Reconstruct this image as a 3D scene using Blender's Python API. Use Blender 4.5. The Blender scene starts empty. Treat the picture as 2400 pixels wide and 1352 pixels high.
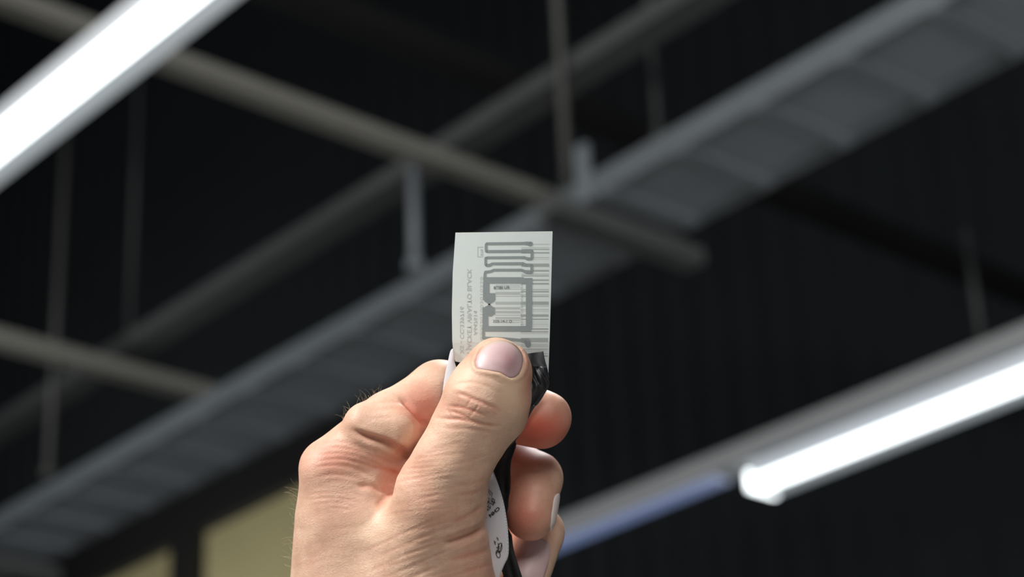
import bpy, bmesh, math, random
import numpy as np
from mathutils import Matrix, Vector
random.seed(7)
scene = bpy.context.scene
COL = scene.collection

# ------------------------------------------------------------------ camera, world, lights, exposure
CAM_H = 1.6
F = 5078.05                       # focal length in pixels of the 2400 px frame
R = np.array([[0.758164, -0.25161568, -0.60156205],
              [-0.65083889, -0.34853087, -0.67448867],
              [-0.03995102, 0.90289301, -0.42800483]])
u_, s_, v_ = np.linalg.svd(R)
R = u_ @ v_
Rm = Matrix([list(map(float, r)) for r in R])
cam_d = bpy.data.cameras.new('camera')
cam = bpy.data.objects.new('camera', cam_d)
COL.objects.link(cam)
cam.matrix_world = Matrix.Translation((0, 0, CAM_H)) @ Rm.to_4x4()
cam_d.sensor_width = 36.0
cam_d.lens = F / 2400 * 36.0
cam_d.clip_start = 0.02
cam_d.clip_end = 200
cam_d.dof.use_dof = True
cam_d.dof.focus_distance = 0.549
cam_d.dof.aperture_fstop = 14.0
scene.camera = cam
scene.view_settings.view_transform = 'Standard'
scene.view_settings.look = 'None'
scene.view_settings.exposure = 0.0
scene.view_settings.gamma = 1.0
scene.view_settings.use_curve_mapping = False

wd = bpy.data.worlds.new('world')
scene.world = wd
wd.use_nodes = True
wd.node_tree.nodes['Background'].inputs[0].default_value = (0.75, 0.88, 1.0, 1)
wd.node_tree.nodes['Background'].inputs[1].default_value = 0.08


def lamp(name, loc, target, size, energy, color=(1, 1, 1)):
    l = bpy.data.lights.new(name, 'AREA')
    l.shape = 'RECTANGLE'
    l.size, l.size_y = size
    l.energy = energy
    l.color = color
    o = bpy.data.objects.new(name, l)
    COL.objects.link(o)
    o.location = loc
    d = Vector(target) - Vector(loc)
    o.rotation_euler = d.to_track_quat('-Z', 'Y').to_euler()
    return o


HAND = R @ np.array([0, 0, -0.56])
HAND = (float(HAND[0]), float(HAND[1]), float(HAND[2]) + CAM_H)
# added area lights, out of view, to brighten hand, beams and boards
lamp('added_area_light', (-2.6, 0.9, 4.1), HAND, (0.5, 0.9), 240, (1.0, 0.97, 0.93))
lamp('added_area_light', (-1.2, -2.4, 3.4), HAND, (1.3, 1.0), 58, (1.0, 0.98, 0.95))
lamp('added_area_light', (1.3, 0.9, 3.9), HAND, (0.3, 1.2), 45, (0.95, 0.98, 1.0))
lamp('added_area_light', (1.6, 1.0, 3.9), (3.6, 4.5, 4.4), (0.3, 1.2), 24, (0.95, 0.98, 1.0))


lamp('added_area_light', (1.6, 5.4, 3.7), (3.6, 7.0, 4.4), (0.3, 1.2), 15, (0.95, 0.98, 1.0))
lamp('added_area_light', (6.4, 12.5, 4.2), (8.4, 13.0, 6.4), (0.3, 2.4), 60, (1.0, 0.98, 0.9))


# ------------------------------------------------------------------ helpers
def link(o):
    COL.objects.link(o)
    return o


def tag(o, label=None, cat=None, group=None, kind=None):
    if label: o['label'] = label
    if cat: o['category'] = cat
    if group: o['group'] = group
    if kind: o['kind'] = kind
    return o


def empty(name, loc=(0, 0, 0)):
    o = bpy.data.objects.new(name, None)
    o.location = loc
    o.empty_display_size = 0.05
    return link(o)


def mesh_obj(name, verts, faces, mat, parent=None, smooth=False):
    me = bpy.data.meshes.new(name)
    me.from_pydata([tuple(map(float, v)) for v in verts], [], [tuple(int(i) for i in f) for f in faces])
    me.update()
    if mat: me.materials.append(mat)
    if smooth:
        me.polygons.foreach_set('use_smooth', [True] * len(me.polygons))
    o = bpy.data.objects.new(name, me)
    link(o)
    if parent: o.parent = parent
    return o


class MB:
    def __init__(s): s.v, s.f = [], []

    def add(s, v, f):
        n = len(s.v)
        s.v += [tuple(x) for x in v]
        s.f += [tuple(i + n for i in q) for q in f]
        return s

    def box(s, a, b):
        x0, y0, z0 = a
        x1, y1, z1 = b
        s.add([(x0, y0, z0), (x1, y0, z0), (x1, y1, z0), (x0, y1, z0), (x0, y0, z1), (x1, y0, z1), (x1, y1, z1), (x0, y1, z1)],
              [(0, 3, 2, 1), (4, 5, 6, 7), (0, 1, 5, 4), (1, 2, 6, 5), (2, 3, 7, 6), (3, 0, 4, 7)])
        return s

    def prism(s, prof, y0, y1, axis='Y'):
        """profile of (a, z) swept along an axis"""
        n = len(prof)
        if axis == 'Y':
            v = [(a, y0, z) for a, z in prof] + [(a, y1, z) for a, z in prof]
        else:
            v = [(y0, a, z) for a, z in prof] + [(y1, a, z) for a, z in prof]
        f = [(i, (i + 1) % n, (i + 1) % n + n, i + n) for i in range(n)] + [tuple(range(n))[::-1], tuple(range(n, 2 * n))]
        return s.add(v, f)

    def tube(s, p, q, r, n=12):
        p, q = Vector(p), Vector(q)
        d = (q - p).normalized()
        a = d.orthogonal().normalized()
        b = d.cross(a)
        v = []
        for c in (p, q):
            for i in range(n):
                t = 2 * math.pi * i / n
                v.append(tuple(c + (a * math.cos(t) + b * math.sin(t)) * r))
        f = [(i, (i + 1) % n, (i + 1) % n + n, i + n) for i in range(n)] + [tuple(range(n))[::-1], tuple(range(n, 2 * n))]
        return s.add(v, f)

    def build(s, name, mat, parent=None, smooth=False):
        return mesh_obj(name, s.v, s.f, mat, parent, smooth)


def material(name, base=(0.5, 0.5, 0.5), rough=0.6, metal=0.0, noise=0.0, scale=8.0, bump=0.0, spec=0.5, **kw):
    m = bpy.data.materials.new(name)
    m.use_nodes = True
    nt = m.node_tree
    b = nt.nodes['Principled BSDF']
    b.inputs['Base Color'].default_value = (*base, 1)
    b.inputs['Roughness'].default_value = rough
    b.inputs['Metallic'].default_value = metal
    b.inputs['Specular IOR Level'].default_value = spec
    if noise or bump:
        tc = nt.nodes.new('ShaderNodeTexCoord')
        nz = nt.nodes.new('ShaderNodeTexNoise')
        nz.inputs['Scale'].default_value = scale
        nz.inputs['Detail'].default_value = 5
        nt.links.new(tc.outputs['Object'], nz.inputs['Vector'])
        if noise:
            mx = nt.nodes.new('ShaderNodeMix')
            mx.data_type = 'RGBA'
            mx.inputs['A'].default_value = (*[c * (1 - noise) for c in base], 1)
            mx.inputs['B'].default_value = (*[min(1, c * (1 + noise)) for c in base], 1)
            nt.links.new(nz.outputs['Fac'], mx.inputs['Factor'])
            nt.links.new(mx.outputs['Result'], b.inputs['Base Color'])
        if bump:
            bp = nt.nodes.new('ShaderNodeBump')
            bp.inputs['Strength'].default_value = bump
            bp.inputs['Distance'].default_value = kw.get('bdist', 0.002)
            nt.links.new(nz.outputs['Fac'], bp.inputs['Height'])
            nt.links.new(bp.outputs['Normal'], b.inputs['Normal'])
    return m


def emitter(name, color, strength):
    m = bpy.data.materials.new(name)
    m.use_nodes = True
    b = m.node_tree.nodes['Principled BSDF']
    b.inputs['Base Color'].default_value = (0.8, 0.8, 0.8, 1)
    b.inputs['Emission Color'].default_value = (*color, 1)
    b.inputs['Emission Strength'].default_value = strength
    return m


M_clad = material('dark_cladding', (0.030, 0.036, 0.041), 0.7, noise=0.15, scale=1.5, spec=0.2)
M_roof = material('dark_roof', (0.02, 0.022, 0.024), 0.8, noise=0.1)
M_floor = material('floor_screed', (0.35, 0.34, 0.32), 0.6, noise=0.1, scale=3)
M_galv = material('galvanised_steel', (0.20, 0.225, 0.245), 0.55, metal=0.0, noise=0.12, scale=6)
M_galv_warm = material('painted_steel', (0.22, 0.215, 0.19), 0.6, noise=0.12, scale=5)
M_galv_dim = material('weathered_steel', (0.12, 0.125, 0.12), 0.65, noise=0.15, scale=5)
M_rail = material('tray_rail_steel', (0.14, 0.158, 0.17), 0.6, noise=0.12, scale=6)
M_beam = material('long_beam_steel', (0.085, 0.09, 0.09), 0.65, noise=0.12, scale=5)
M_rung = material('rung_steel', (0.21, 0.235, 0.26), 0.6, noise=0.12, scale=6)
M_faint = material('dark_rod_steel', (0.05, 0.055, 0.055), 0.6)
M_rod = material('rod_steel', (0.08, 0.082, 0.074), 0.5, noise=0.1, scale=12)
M_black = material('black_paint', (0.004, 0.004, 0.004), 0.8)
M_panel = material('khaki_board', (0.50, 0.45, 0.25), 0.75, noise=0.18, scale=0.9)
M_frame = material('dark_frame', (0.015, 0.015, 0.016), 0.6)
M_trunk = material('trunking_paint', (0.36, 0.37, 0.38), 0.45, noise=0.05)
M_house = material('luminaire_housing', (0.55, 0.58, 0.6), 0.4)
M_lamp = emitter('lamp_diffuser', (0.90, 0.97, 1.0), 4.0)
M_lens = emitter('lamp_lens_edge', (0.80, 0.92, 1.0), 0.28)
M_body = emitter('lamp_body_glow', (0.62, 0.80, 1.0), 0.20)  # housing emits faintly in place of lamp light falling on it
M_blue_glow = emitter('blue_reflection_glow', (0.25, 0.42, 1.0), 0.24)  # blue emission stands in for a reflection under the track


def H(h): return h + CAM_H


# ------------------------------------------------------------------ the hall
WX = 8.5
prof = []
y = -8.0
while y < 30:
    prof += [(y, 0), (y + 0.10, 0), (y + 0.13, 0.04), (y + 0.23, 0.04)]
    y += 0.26
v, f = [], []
for yy, d in prof:
    v += [(WX - d, yy, 0), (WX - d, yy, 16)]
for i in range(len(prof) - 1):
    f.append((2 * i, 2 * i + 2, 2 * i + 3, 2 * i + 1))
n = len(v)
v += [(WX + 0.1, prof[0][0], 0), (WX + 0.1, prof[0][0], 16), (WX + 0.1, prof[-1][0], 0), (WX + 0.1, prof[-1][0], 16)]
f += [(n, n + 1, n + 3, n + 2), (n, 0, 1, n + 1), (n - 2, n + 2, n + 3, n - 1), tuple([2 * i for i in range(len(prof))] + [n + 2, n])]
tag(mesh_obj('wall_right', v, f, M_clad), 'dark vertically ribbed metal cladding wall', 'wall', kind='structure')
tag(MB().box((-12, 30, 0), (WX, 30.2, 16)).build('wall_back', M_clad), 'dark end wall of the hall', 'wall', kind='structure')
tag(MB().box((-12, -8, 16), (WX + 0.1, 30.2, 16.2)).build('ceiling', M_roof), 'dark hall roof', 'ceiling', kind='structure')
tag(MB().box((-12, -8, -0.2), (WX + 0.1, 30.2, 0)).build('floor', M_floor), 'grey hall floor', 'floor', kind='structure')

# dark band and khaki boards between dark posts low on the wall
tp = H(5.32)
X0 = WX - 0.045
tag(MB().box((X0 - 0.16, 10.1, tp), (X0, 17.8, tp + 0.42)).build('trim_1', M_frame), 'dark band above the khaki boards', 'trim', kind='structure')
tag(MB().box((X0 - 0.16, 10.1, 3.6), (X0, 17.8, 3.75)).build('trim_2', M_frame), 'dark sill below the khaki boards', 'trim', kind='structure')
posts = [17.6, 13.10, 10.3]
for i, py in enumerate(posts):
    tag(MB().box((X0 - 0.16, py - 0.17, 3.75), (X0, py + 0.17, tp)).build('wall_post', M_frame),
        ['dark steel post past the left khaki board, off the frame edge', 'dark steel post standing between the two khaki wall boards', 'dark steel post ending the wide khaki board, behind the hand'][i], 'post', 'dark posts between the wall boards')
for i in range(len(posts) - 1):
    a, b = posts[i + 1] + 0.17, posts[i] - 0.17
    o = MB().box((X0 - 0.06, a, 3.75), (X0, b, tp)).build('wall_board', M_panel)
    lab = {0: 'khaki board cut by the lower left frame edge, left of the dark post',
           1: 'wide khaki board right of the dark post, beside the hand'}.get(i, 'khaki wall board out of view')
    tag(o, lab, 'wall board', 'khaki boards on the side wall')


def channel(name, axis, at, h, w, t, a, b, mat, lip=0.02):
    """C channel lying along an axis: bottom flange, web, top flange; near edge at `at`"""
    z = H(h)
    e = 0.006
    pr = [(at, z), (at + w, z), (at + w, z + lip), (at + w - e, z + lip), (at + w - e, z + e), (at + e, z + e),
          (at + e, z + t - e), (at + w - e, z + t - e), (at + w - e, z + t - lip), (at + w, z + t - lip), (at + w, z + t), (at, z + t)]
    return MB().prism(pr, a, b, axis).build(name, mat)


# cross beams (run along X) and the long beam above them (runs along Y)
o = channel('cross_beam', 'X', 4.20, 3.0, 0.06, 0.045, -4, 4.02, M_galv_warm)
tag(o, 'thin pale steel cross beam that passes behind the top left lamp', 'beam', 'steel cross beams')
o = channel('cross_beam', 'X', 6.04, 3.0, 0.07, 0.05, -4, 4.12, M_galv_warm)
tag(o, 'thin pale steel cross beam at the lower left', 'beam', 'steel cross beams')
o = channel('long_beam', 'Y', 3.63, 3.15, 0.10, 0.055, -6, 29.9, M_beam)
tag(o, 'narrow grey steel beam running diagonally above the cross beams', 'beam')
o = MB().box((-4, 4.50, H(3.6)), (WX - 0.05, 4.60, H(3.68))).build('purlin', M_black)
tag(o, 'thin black purlin high up, sloping right across the top centre', 'purlin')

# big cable tray
t = empty('cable_tray', (3.63, 4, H(2.6)))
tag(t, 'wide grey steel cable tray crossing the whole frame diagonally', 'cable tray')
TX0, TX1 = 3.47, 3.80


def part(mb, name, mat, root, smooth=False):
    o = mb.build(name, mat, root, smooth)
    o.matrix_parent_inverse = Matrix.Translation(-Vector(root.location))
    return o


part(MB().prism([(TX0, H(2.6)), (TX0 + 0.02, H(2.6)), (TX0 + 0.02, H(2.604)), (TX0 + 0.004, H(2.604)), (TX0 + 0.004, H(2.67)), (TX0, H(2.67))], -6, 29.9), 'side_rail', M_rail, t)
part(MB().prism([(TX1, H(2.6)), (TX1, H(2.67)), (TX1 - 0.004, H(2.67)), (TX1 - 0.004, H(2.604)), (TX1 - 0.02, H(2.604)), (TX1 - 0.02, H(2.6))], -6, 29.9), 'side_rail', M_rail, t)
part(MB().box((TX0 + 0.004, -6, H(2.612)), (TX1 - 0.004, 29.9, H(2.616))), 'tray_base', material('tray_floor', (0.26, 0.29, 0.32), 0.6, noise=0.2, scale=5), t)
for k in range(34):
    yy = 1.6 + 0.27 * k
    part(MB().box((TX0 + 0.004, yy, H(2.596)), (TX1 - 0.004, yy + 0.045, H(2.612))), 'rung', M_rung, t)

# bracket under the tray beside the first cross beam
t = empty('tray_bracket', (3.6, 3.62, H(2.56)))
tag(t, 'grey steel bracket under the cable tray where the cross beam meets it', 'bracket')
part(MB().box((3.36, 3.585, H(2.545)), (3.90, 3.655, H(2.592))), 'arm', M_beam, t)
part(MB().box((3.452, 3.56, H(2.592)), (3.468, 3.60, H(2.76))), 'upright', M_galv, t)
t = empty('tray_bracket', (3.6, 7.0, H(2.56)))
tag(t, 'dark steel bracket under the far left end of the cable tray', 'bracket')
part(MB().box((3.36, 6.93, H(2.545)), (3.86, 7.02, H(2.592))), 'arm', M_beam, t)


def hanger(x, y, z0, z1, r, mat, label):
    t = empty('hanger_rod', (x, y, H(z0)))
    tag(t, label, 'hanger rod', 'steel hanger rods')
    part(MB().tube((x, y, H(z0)), (x, y, H(z1)), r), 'rod', mat, t, True)
    part(MB().tube((x, y, H(z0) + 0.0), (x, y, H(z0) + 0.03), r * 1.7, 6), 'nut', mat, t)
    return t


hanger(3.455, 4.28, 2.67, 2.998, 0.016, M_galv, 'short grey hanger rod dropping from beam to tray, just left of the white label')
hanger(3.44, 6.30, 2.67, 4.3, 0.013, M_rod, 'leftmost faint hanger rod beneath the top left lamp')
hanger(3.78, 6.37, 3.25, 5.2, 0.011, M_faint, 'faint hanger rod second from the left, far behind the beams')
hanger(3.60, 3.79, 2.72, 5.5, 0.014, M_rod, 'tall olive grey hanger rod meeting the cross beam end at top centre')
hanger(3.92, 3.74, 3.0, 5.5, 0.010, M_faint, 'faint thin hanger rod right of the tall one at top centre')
hanger(4.66, 3.27, 2.36, 2.75, 0.010, M_faint, 'dim hanger rod holding the light track at the right edge')

# thin conduit beside the tray
o = MB().tube((3.86, 4.0, H(2.95)), (3.86, -5, H(2.95)), 0.010).build('conduit', M_galv_dim, smooth=True)
tag(o, 'thin dark conduit running just above the cable tray', 'conduit')

# light track and luminaires
t = empty('light_track', (4.65, 4.0, H(2.30)))
tag(t, 'grey suspended light track with an added blue reflection glow underneath, lower right', 'light track')
part(MB().box((4.60, -5, H(2.302)), (4.70, 12, H(2.37))), 'track_body', M_trunk, t)
part(MB().box((4.612, 4.28, H(2.296)), (4.685, 12, H(2.302))), 'glow_strip', M_blue_glow, t)


def luminaire(x0, x1, xg, y0, y1, h, label, cap=True):
    t = empty('linear_lamp', ((x0 + xg) / 2, (y0 + y1) / 2, H(h)))
    tag(t, label, 'ceiling lamp', 'white linear ceiling lamps')
    zh = H(h)
    part(MB().box((x0 + 0.004, y0, zh + 0.035), (xg, y1, zh + 0.088)), 'housing', M_body, t)
    pr = [(x0, zh + 0.035)]
    for k in range(9):
        a = math.pi * k / 8
        c, w = (x0 + x1) / 2, (x1 - x0) / 2
        pr.append((c - w * math.cos(a), zh + 0.018 - 0.018 * math.sin(a)))
    pr.append((x1, zh + 0.035))
    part(MB().prism(pr, y0, y1), 'diffuser', M_lamp, t)
    part(MB().box((x1, y0, zh + 0.006), (xg, y1, zh + 0.035)), 'lens_edge', M_lens, t)
    if cap:
        part(MB().box((x0, y1, zh + 0.004), (xg, y1 + 0.018, zh + 0.06)), 'end_cap', M_lamp, t)
    return t


luminaire(1.782, 1.833, 1.882, 1.9, 4.9, 2.2, 'bright white linear lamp at the top left corner', False)
luminaire(4.590, 4.640, 4.705, 1.2, 4.11, 2.2, 'bright white linear lamp at the lower right, on the light track')

# ------------------------------------------------------------------ the hand, in a frame of its own (mm): x right, y up, z towards the camera
D = 560.0
S = D / F


def P(u, v, z=0.0):
    k = S * (D - z) / D
    return np.array([(u - 1200) * k, (676 - v) * k, z])


def px(p):
    k = S * (D - p[..., 2]) / D
    return p[..., 0] / k + 1200, 676 - p[..., 1] / k


MW = Matrix.Translation((0, 0, CAM_H)) @ Rm.to_4x4() @ Matrix.Translation((0, 0, -D / 1000))
BASE = Matrix.Translation((0, 0, 0))


def cap_(p, a, b, r1, r2, fz=1.0):
    """tapered capsule, optionally flattened in z (fz<1 = thinner)"""
    a, b = P(*a), P(*b)
    q = p
    if fz != 1.0:
        s = np.array([1, 1, 1 / fz])
        q, a, b = p * s, a * s, b * s
    ba = b - a
    pa = q - a
    h = np.clip((pa @ ba) / (ba @ ba), 0, 1)
    return np.linalg.norm(pa - h[:, None] * ba, axis=1) - (r1 + (r2 - r1) * h)


def smin(a, b, k):
    h = np.clip(0.5 + 0.5 * (b - a) / k, 0, 1)
    return b + (a - b) * h - k * h * (1 - h)


def chain(p, pts, k=1.5, fz=1.0):
    d = None
    for (a, b) in zip(pts[:-1], pts[1:]):
        c = cap_(p, a[:3], b[:3], a[3], b[3], fz)
        d = c if d is None else smin(d, c, k)
    return d


def ss(x, a, b):
    t = np.clip((x - a) / (b - a), 0, 1)
    return t * t * (3 - 2 * t)


THUMB = [(1169, 868, 9.6, 7.9), (1160, 890, 9.9, 8.9), (1137, 940, 10.2, 10.2), (1103, 1010, 9.0, 9.6), (1062, 1085, 8.0, 9.7), (1030, 1150, 5.2, 11.2)]
INDEX = [(785, 1103, -8, 9.2), (918, 1001, -7.5, 9.2), (1032, 920, -13.5, 8.3), (1150, 962, -12.5, 7.4), (1270, 985, -9.5, 7.3)]
MIDDLE = [(815, 1120, -28, 9.5), (1110, 1043, -36, 8.3), (1256, 1122, -20, 7.0), (1243, 1208, -15, 6.65)]
RING = [(840, 1170, -46, 9.2), (1120, 1170, -56, 8), (1264, 1248, -28, 6.6), (1228, 1370, -20, 6.1)]
PINKY = [(870, 1240, -62, 8.5), (1110, 1320, -70, 7), (1220, 1390, -42, 6.0), (1195, 1470, -34, 5.6)]


def sdf(p):
    u, v = px(p)
    th = chain(p, THUMB, 2.5)
    # thumb pulp and a little knuckle fullness
    th = smin(th, cap_(p, (1150, 885, 6.5), (1160, 850, 6.5), 7.6, 6.0), 2)
    th = smin(th, cap_(p, (1176, 955, 10), (1180, 975, 9), 6.0, 5.5), 4)
    ix = chain(p, INDEX, 2.0)
    ix = smin(ix, cap_(p, (1262, 948, -9), (1290, 965, -9), 3.2, 3.6), 4)
    # palm side fullness of the first index joint
    pad = cap_(p, (860, 1000, -4.0), (938, 1003, -2.2), 6.4, 6.4)
    ix = smin(ix, pad, 1.4)
    web = cap_(p, (770, 1105, -5.5), (975, 1088, -6.5), 6.5, 4.6)
    body = smin(web, cap_(p, (787, 1108, -8), (788, 1420, -12), 9.3, 12.5), 3)
    body = smin(body, cap_(p, (850, 1215, -9), (870, 1420, -10), 13.4, 17.5), 7)
    body = smin(body, cap_(p, (960, 1262, -8), (960, 1420, -10), 15.0, 20), 9)
    body = smin(body, cap_(p, (820, 1130, -28), (860, 1450, -32), 9.5, 13), 6)
    body = smin(body, cap_(p, (850, 1180, -46), (900, 1450, -46), 9.2, 13), 6)
    body = smin(body, cap_(p, (880, 1250, -62), (930, 1450, -56), 8.5, 12), 6)
    body = smin(body, ix, 1.0)
    # thumb ball
    tb = cap_(p, (1036, 1175, 3.8), (1040, 1228, 2.8), 10.8, 10.2)
    tb = smin(tb, cap_(p, (1062, 1275, 2.0), (1058, 1420, -3), 9.2, 13.0), 0.9)
    tb = smin(tb, cap_(p, (990, 1238, 0.5), (975, 1420, -4), 12.3, 16.5), 6)
    th = smin(th, tb, 5)
    kk = 0.5 + 5.5 * ss(v, 1168, 1270)
    d = smin(th, body, kk)
    # forearm
    fa = cap_(p, (960, 1500, -22), (1010, 1900, 10), 24.5, 25.5)
    d = smin(d, fa, 14)
    # the other fingers touch but do not merge
    for c in (MIDDLE, RING, PINKY):
        d = smin(d, chain(p, c, 1.5), 0.5)
    # hollow between thumb and index web
    hol = cap_(p, (930, 1132, 3.0), (888, 1162, 6.0), 4.2, 2.0)
    d = -smin(-d, hol, 3.0)
    return d


def surface(h=0.36):
    lo = np.array([-66., -140., -80.])
    hi = np.array([22., -8., 30.])
    n = np.ceil((hi - lo) / h / 8).astype(int) * 8
    nb = n // 8
    bc = np.stack(np.meshgrid(*[lo[i] + (np.arange(nb[i]) * 8 + 4) * h for i in range(3)], indexing='ij'), -1).reshape(-1, 3)
    db = sdf(bc)
    keep = np.abs(db) < 8 * h * 1.35
    G = np.repeat(np.repeat(np.repeat(np.where(db > 0, 9., -9.).reshape(nb), 8, 0), 8, 1), 8, 2).astype(np.float32)
    off = np.stack(np.meshgrid(*[np.arange(8)] * 3, indexing='ij'), -1).reshape(-1, 3)
    bi = np.stack(np.unravel_index(np.nonzero(keep)[0], nb), -1) * 8
    for c in range(0, len(bi), 400):
        idx = (bi[c:c + 400, None, :] + off[None]).reshape(-1, 3)
        G[idx[:, 0], idx[:, 1], idx[:, 2]] = sdf(lo + idx * h)
    ins = G < 0
    # surface nets
    C = np.zeros(np.array(G.shape) - 1, np.int8)
    sl = lambda a, i, j, k: a[i:a.shape[0] - 1 + i, j:a.shape[1] - 1 + j, k:a.shape[2] - 1 + k]
    cs = [(i, j, k) for i in (0, 1) for j in (0, 1) for k in (0, 1)]
    for c in cs: C += sl(ins, *c)
    act = (C > 0) & (C < 8)
    vid = -np.ones(C.shape, np.int64)
    ai = np.stack(np.nonzero(act), -1)
    vid[act] = np.arange(len(ai))
    acc = np.zeros((len(ai), 3))
    cnt = np.zeros(len(ai))
    for a in cs:
        for b in cs:
            if sum(b) - sum(a) == 1 and all(b[i] >= a[i] for i in range(3)):
                ga = G[ai[:, 0] + a[0], ai[:, 1] + a[1], ai[:, 2] + a[2]]
                gb = G[ai[:, 0] + b[0], ai[:, 1] + b[1], ai[:, 2] + b[2]]
                m = (ga < 0) != (gb < 0)
                t = np.where(m, ga / np.where(m, ga - gb, 1), 0)
                q = np.array(a) + t[:, None] * (np.array(b) - np.array(a))
                acc += q * m[:, None]
                cnt += m
    V = lo + (ai + acc / cnt[:, None]) * h
    Fs = []
    for ax in range(3):
        o1, o2 = [(1, 2), (2, 0), (0, 1)][ax]
        a = [slice(None)] * 3
        b = [slice(None)] * 3
        a[ax] = slice(0, -1)
        b[ax] = slice(1, None)
        x = ins[tuple(a)] != ins[tuple(b)]
        fl = ins[tuple(b)][x]
        e = np.stack(np.nonzero(x), -1)
        ok = (e[:, o1] > 0) & (e[:, o2] > 0) & (e[:, o1] < C.shape[o1]) & (e[:, o2] < C.shape[o2])
        e, fl = e[ok], fl[ok]

        def g(d1, d2):
            q = e.copy()
            q[:, o1] -= d1
            q[:, o2] -= d2
            return vid[q[:, 0], q[:, 1], q[:, 2]]
        q = np.stack([g(1, 1), g(0, 1), g(0, 0), g(1, 0)], -1)
        q[fl] = q[fl][:, ::-1]
        Fs.append(q)
    Fq = np.concatenate(Fs)
    Fq = Fq[(Fq >= 0).all(1)]
    return V, Fq


def grad(p, e=0.25):
    g = np.zeros_like(p)
    for i in range(3):
        o = np.zeros(3)
        o[i] = e
        g[:, i] = sdf(p + o) - sdf(p - o)
    return g / np.maximum(np.linalg.norm(g, axis=1, keepdims=True), 1e-9)


def batched(fn, p, n=60000):
    return np.concatenate([fn(p[i:i + n]) for i in range(0, len(p), n)])


V, FQ = surface()
for _ in range(2):
    dd = batched(sdf, V)
    V -= np.clip(dd, -0.3, 0.3)[:, None] * batched(grad, V)
N = batched(grad, V)
UU, VV = px(V)


def polyd(u, v, pts):
    """distance in px to a polyline, and the arc fraction"""
    best = np.full(len(u), 1e9)
    frac = np.zeros(len(u))
    pts = np.array(pts, float)
    L = np.concatenate([[0], np.cumsum(np.linalg.norm(np.diff(pts, axis=0), axis=1))])
    for i in range(len(pts) - 1):
        a, b = pts[i], pts[i + 1]
        ab = b - a
        h = np.clip(((u - a[0]) * ab[0] + (v - a[1]) * ab[1]) / (ab @ ab), 0, 1)
        d = np.hypot(u - a[0] - h * ab[0], v - a[1] - h * ab[1])
        m = d < best
        best = np.where(m, d, best)
        frac = np.where(m, (L[i] + h * (L[i + 1] - L[i])) / L[-1], frac)
    return best, frac


def smooth_pts(pts, n=2):
    pts = [tuple(map(float, q)) for q in pts]
    for _ in range(n):
        q = [pts[0]]
        for a, b in zip(pts[:-1], pts[1:]):
            q += [(a[0] * .75 + b[0] * .25, a[1] * .75 + b[1] * .25), (a[0] * .25 + b[0] * .75, a[1] * .25 + b[1] * .75)]
        q.append(pts[-1])
        pts = q
    return pts


def z7(*a): return [(1000 + x / 4.508, 780 + y / 4.508) for x, y in a]


def z8(*a): return [(820 + x / 3.45, 960 + y / 3.45) for x, y in a]


def z4(*a): return [(640 + x / 2.45, 800 + y / 2.45) for x, y in a]


# (points, depth mm, half width px, side ridge)
CREASES = [
    (z7((280, 630), (400, 655), (470, 690), (600, 740), (720, 790), (800, 850)), .30, 4.5, .4),
    (z7((240, 560), (400, 520), (560, 530), (700, 590), (790, 660)), .10, 3.5, .4),
    (z7((190, 770), (320, 780), (430, 800), (520, 840), (650, 880)), .20, 3.5, .4),
    (z7((220, 815), (330, 850), (430, 895), (480, 915)), .20, 3.0, .4),
    (z7((70, 890), (230, 910), (400, 915), (560, 960), (720, 990), (800, 985)), .26, 4.0, .5),
    (z7((470, 690), (440, 745), (410, 780)), .12, 2.5, .2), (z7((560, 740), (500, 830), (440, 890)), .12, 2.5, .2),
    (z7((200, 790), (235, 850), (260, 900)), .12, 2.5, .2), (z7((640, 760), (700, 840), (760, 870)), .12, 2.5, .2),
    (z7((300, 640), (340, 720), (330, 790)), .08, 2.5, .2),
    (z7((560, 450), (650, 470), (760, 520), (840, 560)), .07, 3, .3),
    (z7((100, 1000), (300, 1010), (500, 1020), (760, 1060)), .10, 4, .4),
    (z8((1105, 925), (1060, 965), (1000, 1005), (900, 1045), (820, 1070), (740, 1080)), .85, 8, .45),
    (z8((1080, 770), (1000, 840), (900, 890), (820, 905)), .18, 6, .3),
    (z8((1150, 1120), (1050, 1160), (900, 1190), (780, 1230)), .16, 7, .3),
    (z8((1170, 1230), (1050, 1280), (900, 1310)), .12, 7, .3),
    (z8((1090, 640), (980, 680), (860, 690)), .10, 5, .3), (z8((1100, 560), (960, 600), (820, 610)), .08, 5, .3),
    (z4((440, 500), (520, 545), (640, 585), (740, 625), (800, 660)), 1.0, 7, .5),
    (z4((500, 545), (600, 560), (700, 600), (800, 655)), .45, 10, .2),
    (z4((720, 320), (760, 350), (820, 410), (890, 495)), .75, 6, .4),
    (z4((480, 830), (560, 825), (640, 860), (680, 840)), .45, 7, .3),
    (z4((540, 720), (640, 730), (735, 770)), .25, 6, .3),
    (z4((590, 950), (640, 900), (700, 840)), .35, 8, .2),
    (z4((260, 610), (420, 610), (560, 650), (690, 700)), .12, 4, .3),
    (z4((230, 650), (400, 640), (520, 670), (640, 720)), .12, 4, .3),
    (z4((230, 690), (380, 670), (480, 690), (600, 730)), .12, 4, .3),
    (z4((240, 720), (360, 705), (470, 720), (560, 760)), .10, 4, .3),
    (z4((270, 570), (400, 575), (500, 610), (600, 640)), .10, 4, .3),
    (z4((250, 770), (400, 760), (540, 800)), .08, 4, .3),
    (z4((600, 350), (690, 345), (760, 360)), .10, 4, .3), (z4((590, 390), (700, 385), (780, 400)), .08, 4, .3),
    (z4((520, 440), (640, 440), (760, 430)), .06, 5, .3),
]
_r = np.random.RandomState(5)
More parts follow.
